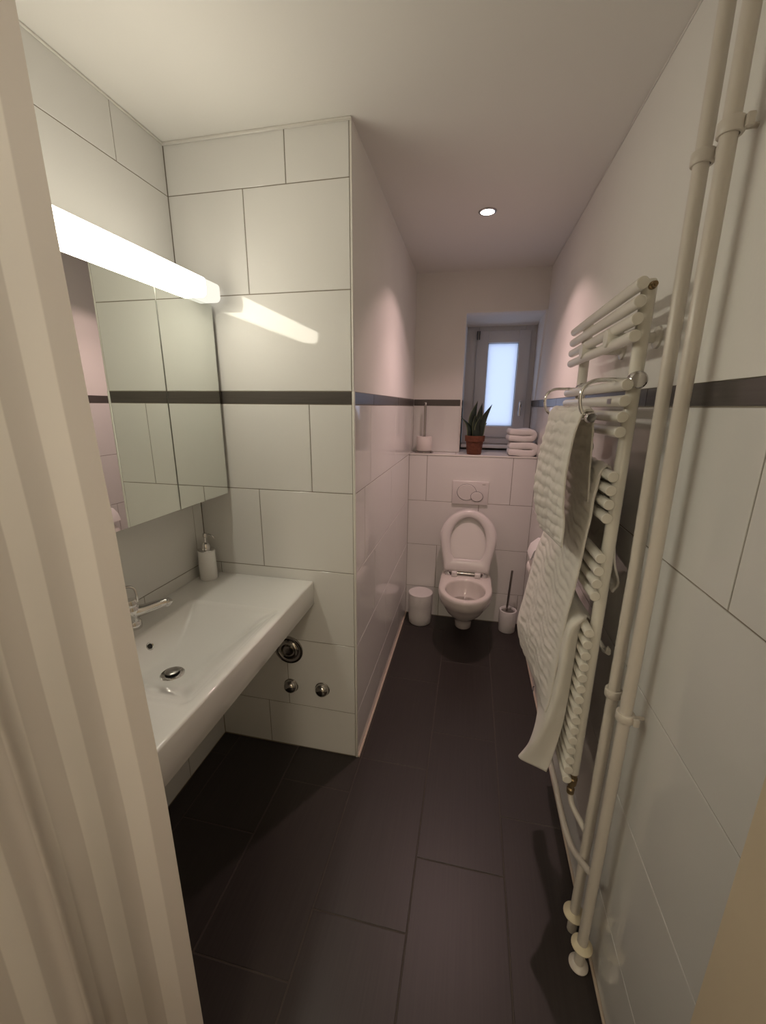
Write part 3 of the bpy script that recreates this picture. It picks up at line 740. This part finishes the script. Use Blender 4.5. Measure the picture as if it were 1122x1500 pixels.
tube('connection_pipe', cr([(RPX, PF, .50), (RPX, PF, .40), (RPX, PF - .02, .31), (RPX, PF - .08, .283), (RPX, 1.40, .279), (RPX + .001, 1.25, .276), (RPX + .002, 1.12, .268), (.370, 1.04, .268), (.380, .97, .300), (.392, .908, .335)], 48), .0095, 'pipe', rad, 16)
adopt(rad)

# ------------------------------------------------------------------ riser pipes
def riser(name, y, label, rosettes, ytop):
    t = thing(name, (.393, y, 0), label, 'pipe', 'heating pipes')
    tube('tube', [(.393, y, .0), (.393, y, 1.2), (.393 - .002, ytop, ZC)], .0135, 'pipe', t, 24)
    for z in (.850, 2.005):
        yy = y if z < 1 else y + (ytop - y) * .67
        c = lathe('clamp', [(.0140, -.011), (.0185, -.011), (.0200, -.009), (.0200, .009), (.0185, .011), (.0140, .011)], 'pipe', t, 28, (.393, yy, z))
        tube('bolt', [(.411, yy, z), (XR, yy, z)], .0045, 'pipe', c, 10)
        box('ear', (.404, yy - .024, z - .010), (.417, yy - .014, z + .010), 'pipe', c, .003)
    for z, m, r in rosettes:
        lathe('rosette', [(.0136, .014), (.018, .013), (r, .004), (r, .001), (r - .002, 0), (.0136, 0)], m, t, 32, (.393, y, z))
    adopt(t); return t
riser('heating_pipe', .990, 'cream vertical heating pipe next to the towel radiator', [(.066, 'rosette', .031)], 1.02)
riser('heating_pipe', .906, 'cream vertical heating pipe with two collars at the floor', [(.078, 'rosette', .028), (.001, 'pipe', .026)], .93)

# ------------------------------------------------------------------ chrome towel holder clipped to the radiator
th_ = thing('towel_holder', (.30, 1.33, 1.53), 'chrome hanging towel bar clipped to the radiator posts', 'towel bar')
HX, HZ = .268, 1.528
for y in (PN, PF):
    lathe('clamp_disc', [(0, .012), (.016, .012), (.0195, .009), (.0205, .004), (.0205, -.006), (.014, -.008), (0, -.008)], 'chrome', th_, 28, (RPX - .001, y - .0175, 1.612), (0, -1, 0))
    tube('arm', cr([(RPX - .012, y - .018, 1.612), (.31, y - .018, 1.613), (.272, y - .018, 1.611), (.250, y - .018, 1.596), (.245, y - .018, 1.570), (.252, y - .018, 1.542), (HX, y - .018, HZ)], 36), .0048, 'chrome', th_, 12)
tube('bar', [(HX, PN - .03, HZ), (HX, PF - .008, HZ)], .0065, 'chrome', th_, 16)
lathe('end_knob', [(0, .014), (.010, .014), (.012, .011), (.012, -.004), (.008, -.006), (0, -.006)], 'chrome', th_, 24, (HX, PN - .032, HZ), (0, -1, 0))
adopt(th_)

# ------------------------------------------------------------------ hanging towels
def cloth(name, stations, nu, nv, thick, disp, label, m='towel', hem=.0):
    """stations: rows across the towel (each a list of points from near edge to far edge), listed along its length"""
    k = len(stations[0])
    cols = [cr([s[i] for s in stations], nu) for i in range(k)]
    G_ = []
    for a in range(nu):
        G_.append(cr([cols[i][a] for i in range(k)], nv) if k > 2 else [cols[0][a].lerp(cols[1][a], b / (nv - 1)) for b in range(nv)])
    lenu = [0]
    for a in range(1, nu): lenu.append(lenu[-1] + (G_[a][nv // 2] - G_[a - 1][nv // 2]).length)
    bm = bmesh.new(); V = []
    for a in range(nu):
        row = []
        w = 0
        for b in range(nv):
            if b: w += (G_[a][b] - G_[a][b - 1]).length
            du = G_[min(a + 1, nu - 1)][b] - G_[max(a - 1, 0)][b]; dv = G_[a][min(b + 1, nv - 1)] - G_[a][max(b - 1, 0)]
            n = dv.cross(du)
            n = n.normalized() if n.length > 1e-9 else Vector((1, 0, 0))
            row.append(bm.verts.new(G_[a][b] + n * disp(lenu[a], lenu[-1], w, b / (nv - 1))))
        V.append(row)
    for a in range(nu - 1):
        for b in range(nv - 1): bm.faces.new((V[a][b], V[a][b + 1], V[a + 1][b + 1], V[a + 1][b]))
    me = bpy.data.meshes.new(name); bm.to_mesh(me); bm.free()
    me.polygons.foreach_set('use_smooth', [True] * len(me.polygons)); me.materials.append(M[m])
    o = link(bpy.data.objects.new(name, me))
    s = o.modifiers.new('thick', 'SOLIDIFY'); s.thickness = thick; s.offset = 0
    return o
def puff(rowh, colw, h, slant=0.0, wave=0.0, plain=.03):
    def f(u, L, w, t):
        if L - u < plain or u < plain * .3: return 0
        uu = u + slant * w + wave * math.sin(w * 42)
        r = uu / rowh; k = math.floor(r); a = abs(math.sin(PI * (r - k)))
        c = w / colw + (.5 if k % 2 else 0) + .13 * math.sin(k * 2.1); b = abs(math.sin(PI * c))
        edge = min(1, t * 14, (1 - t) * 14)
        return h * (a ** .5) * (.40 + .60 * b ** .4) * (1 + .18 * math.sin(k * 1.7 + w * 21)) * edge
    return f
# small towel over the chrome bar
bk = [(.302, 1.10, 1.315), (.296, 1.10, 1.40), (.287, 1.085, 1.49)]
st = [[(x, y, z), (x, 1.27, z - .005), (x, 1.44, z)] for x, y, z in bk]
st += [[(HX + .010, 1.068, 1.538), (HX + .010, 1.27, 1.538), (HX + .010, 1.462, 1.538)], [(HX, 1.064, 1.5435), (HX, 1.27, 1.5435), (HX, 1.462, 1.546)],
       [(HX - .013, 1.062, 1.538), (HX - .013, 1.27, 1.538), (HX - .013, 1.462, 1.544)],
       [(.240, 1.06, 1.483), (.243, 1.27, 1.482), (.240, 1.462, 1.47)], [(.233, 1.06, 1.383), (.236, 1.26, 1.38), (.229, 1.464, 1.375)],
       [(.236, 1.06, 1.314), (.236, 1.26, 1.305), (.225, 1.462, 1.285)], [(.243, 1.06, 1.262), (.243, 1.25, 1.24), (.236, 1.45, 1.205)], [(.243, 1.06, 1.203), (.250, 1.25, 1.175), (.258, 1.43, 1.145)]]
t1 = cloth('hanging_towel', st, 150, 70, .004, puff(.032, .070, .0085, 0, .003, .012), None)
tag(t1, 'small quilted white towel over the chrome bar in front of the radiator', 'towel', 'towels on the radiator')
# long towel over the second tube group
T2N = [(.316, 1.394), (.313, 1.36), (.309, 1.33), (.308, 1.278), (.303, 1.227), (.300, 1.175), (.296, 1.121), (.291, 1.065), (.283, .991), (.279, .915), (.274, .840), (.269, .738), (.259, .690)]
T2F = [(.316, 1.394), (.313, 1.35), (.309, 1.31), (.304, 1.25), (.298, 1.19), (.288, 1.13), (.276, 1.08), (.264, 1.032), (.252, .946), (.238, .840), (.224, .735), (.240, .655), (.275, .570)]
st = [[(.392, 1.10, 1.075), (.392, 1.30, 1.10), (.388, 1.50, 1.11)], [(.398, 1.085, 1.108), (.392, 1.30, 1.13), (.386, 1.50, 1.13)], [(.386, 1.10, 1.16), (.384, 1.30, 1.17), (.382, 1.50, 1.17)],
      [(.374, 1.105, 1.26), (.374, 1.30, 1.26), (.374, 1.51, 1.26)], [(.352, 1.105, 1.36), (.352, 1.30, 1.36), (.352, 1.51, 1.36)], [(.3445, 1.10, 1.400), (.3445, 1.30, 1.400), (.3445, 1.52, 1.400)], [(.330, 1.092, 1.4105), (.330, 1.30, 1.4105), (.330, 1.53, 1.4105)]]
st += [[(x, 1.080, z), ((x + x2) / 2 + .002, 1.30, (z + z2) / 2), (x2, 1.525 if z2 > .6 else 1.50, z2)] for (x, z), (x2, z2) in zip(T2N, T2F)]
t2 = cloth('hanging_towel', st, 210, 70, .005, puff(.028, .085, .0068, .28, .008, .05), None)
tag(t2, 'long ribbed white towel draped over the radiator below the chrome bar', 'towel', 'towels on the radiator')
tube('embroidery', cr([(.2485, 1.215, .672), (.2475, 1.222, .664), (.2475, 1.216, .656), (.248, 1.224, .648), (.249, 1.219, .640)], 16), .0016, 'thread', t2, 6)
# lower towel: folded strip hanging over the bottom tube group
R3 = [(.333, 1.003), (.320, .975), (.3165, .930), (.316, .848), (.315, .740), (.311, .655), (.300, .555), (.286, .478)]
L3 = [(.318, 1.008), (.292, .985), (.282, .930), (.280, .820), (.272, .728), (.257, .630), (.236, .540), (.214, .470)]
F3 = [(.318, 1.005), (.300, .975), (.292, .920), (.288, .820), (.280, .700), (.285, .600), (.290, .520), (.262, .440)]
st = [[(.396, 1.080, .925), (.392, 1.10, .905), (.392, 1.30, .90), (.390, 1.45, .90)], [(.408, 1.088, .905), (.402, 1.11, .895), (.398, 1.30, .885), (.395, 1.45, .885)], [(.398, 1.110, .890), (.398, 1.14, .905), (.394, 1.30, .905), (.392, 1.45, .905)],
      [(.376, 1.112, .945), (.376, 1.15, .945), (.376, 1.30, .945), (.376, 1.45, .945)], [(.350, 1.105, .988), (.350, 1.15, .988), (.350, 1.30, .988), (.350, 1.46, .988)], [(.338, 1.095, .9995), (.334, 1.14, 1.000), (.334, 1.30, 1.000), (.334, 1.46, 1.000)]]
yl = [1.085, 1.072, 1.070, 1.070, 1.075, 1.085, 1.105, 1.125]
yf = [1.46, 1.47, 1.47, 1.46, 1.44, 1.38, 1.28, 1.20]
for i, ((x, z), (x1, z1), (x2, z2)) in enumerate(zip(R3, L3, F3)):
    st.append([(x, 1.082, z), (x1, yl[i], z1), ((x1 + x2) / 2 + .002, (yl[i] + yf[i]) / 2, (z1 + z2) / 2), (x2, yf[i], z2)])
t3 = cloth('hanging_towel', st, 150, 60, .0055, lambda u, L, w, t: .0012 * math.sin(u * 55 + w * 30) * min(1, t * 6), None)
tag(t3, 'smooth white towel hanging lowest on the radiator with a twisted lower end', 'towel', 'towels on the radiator')
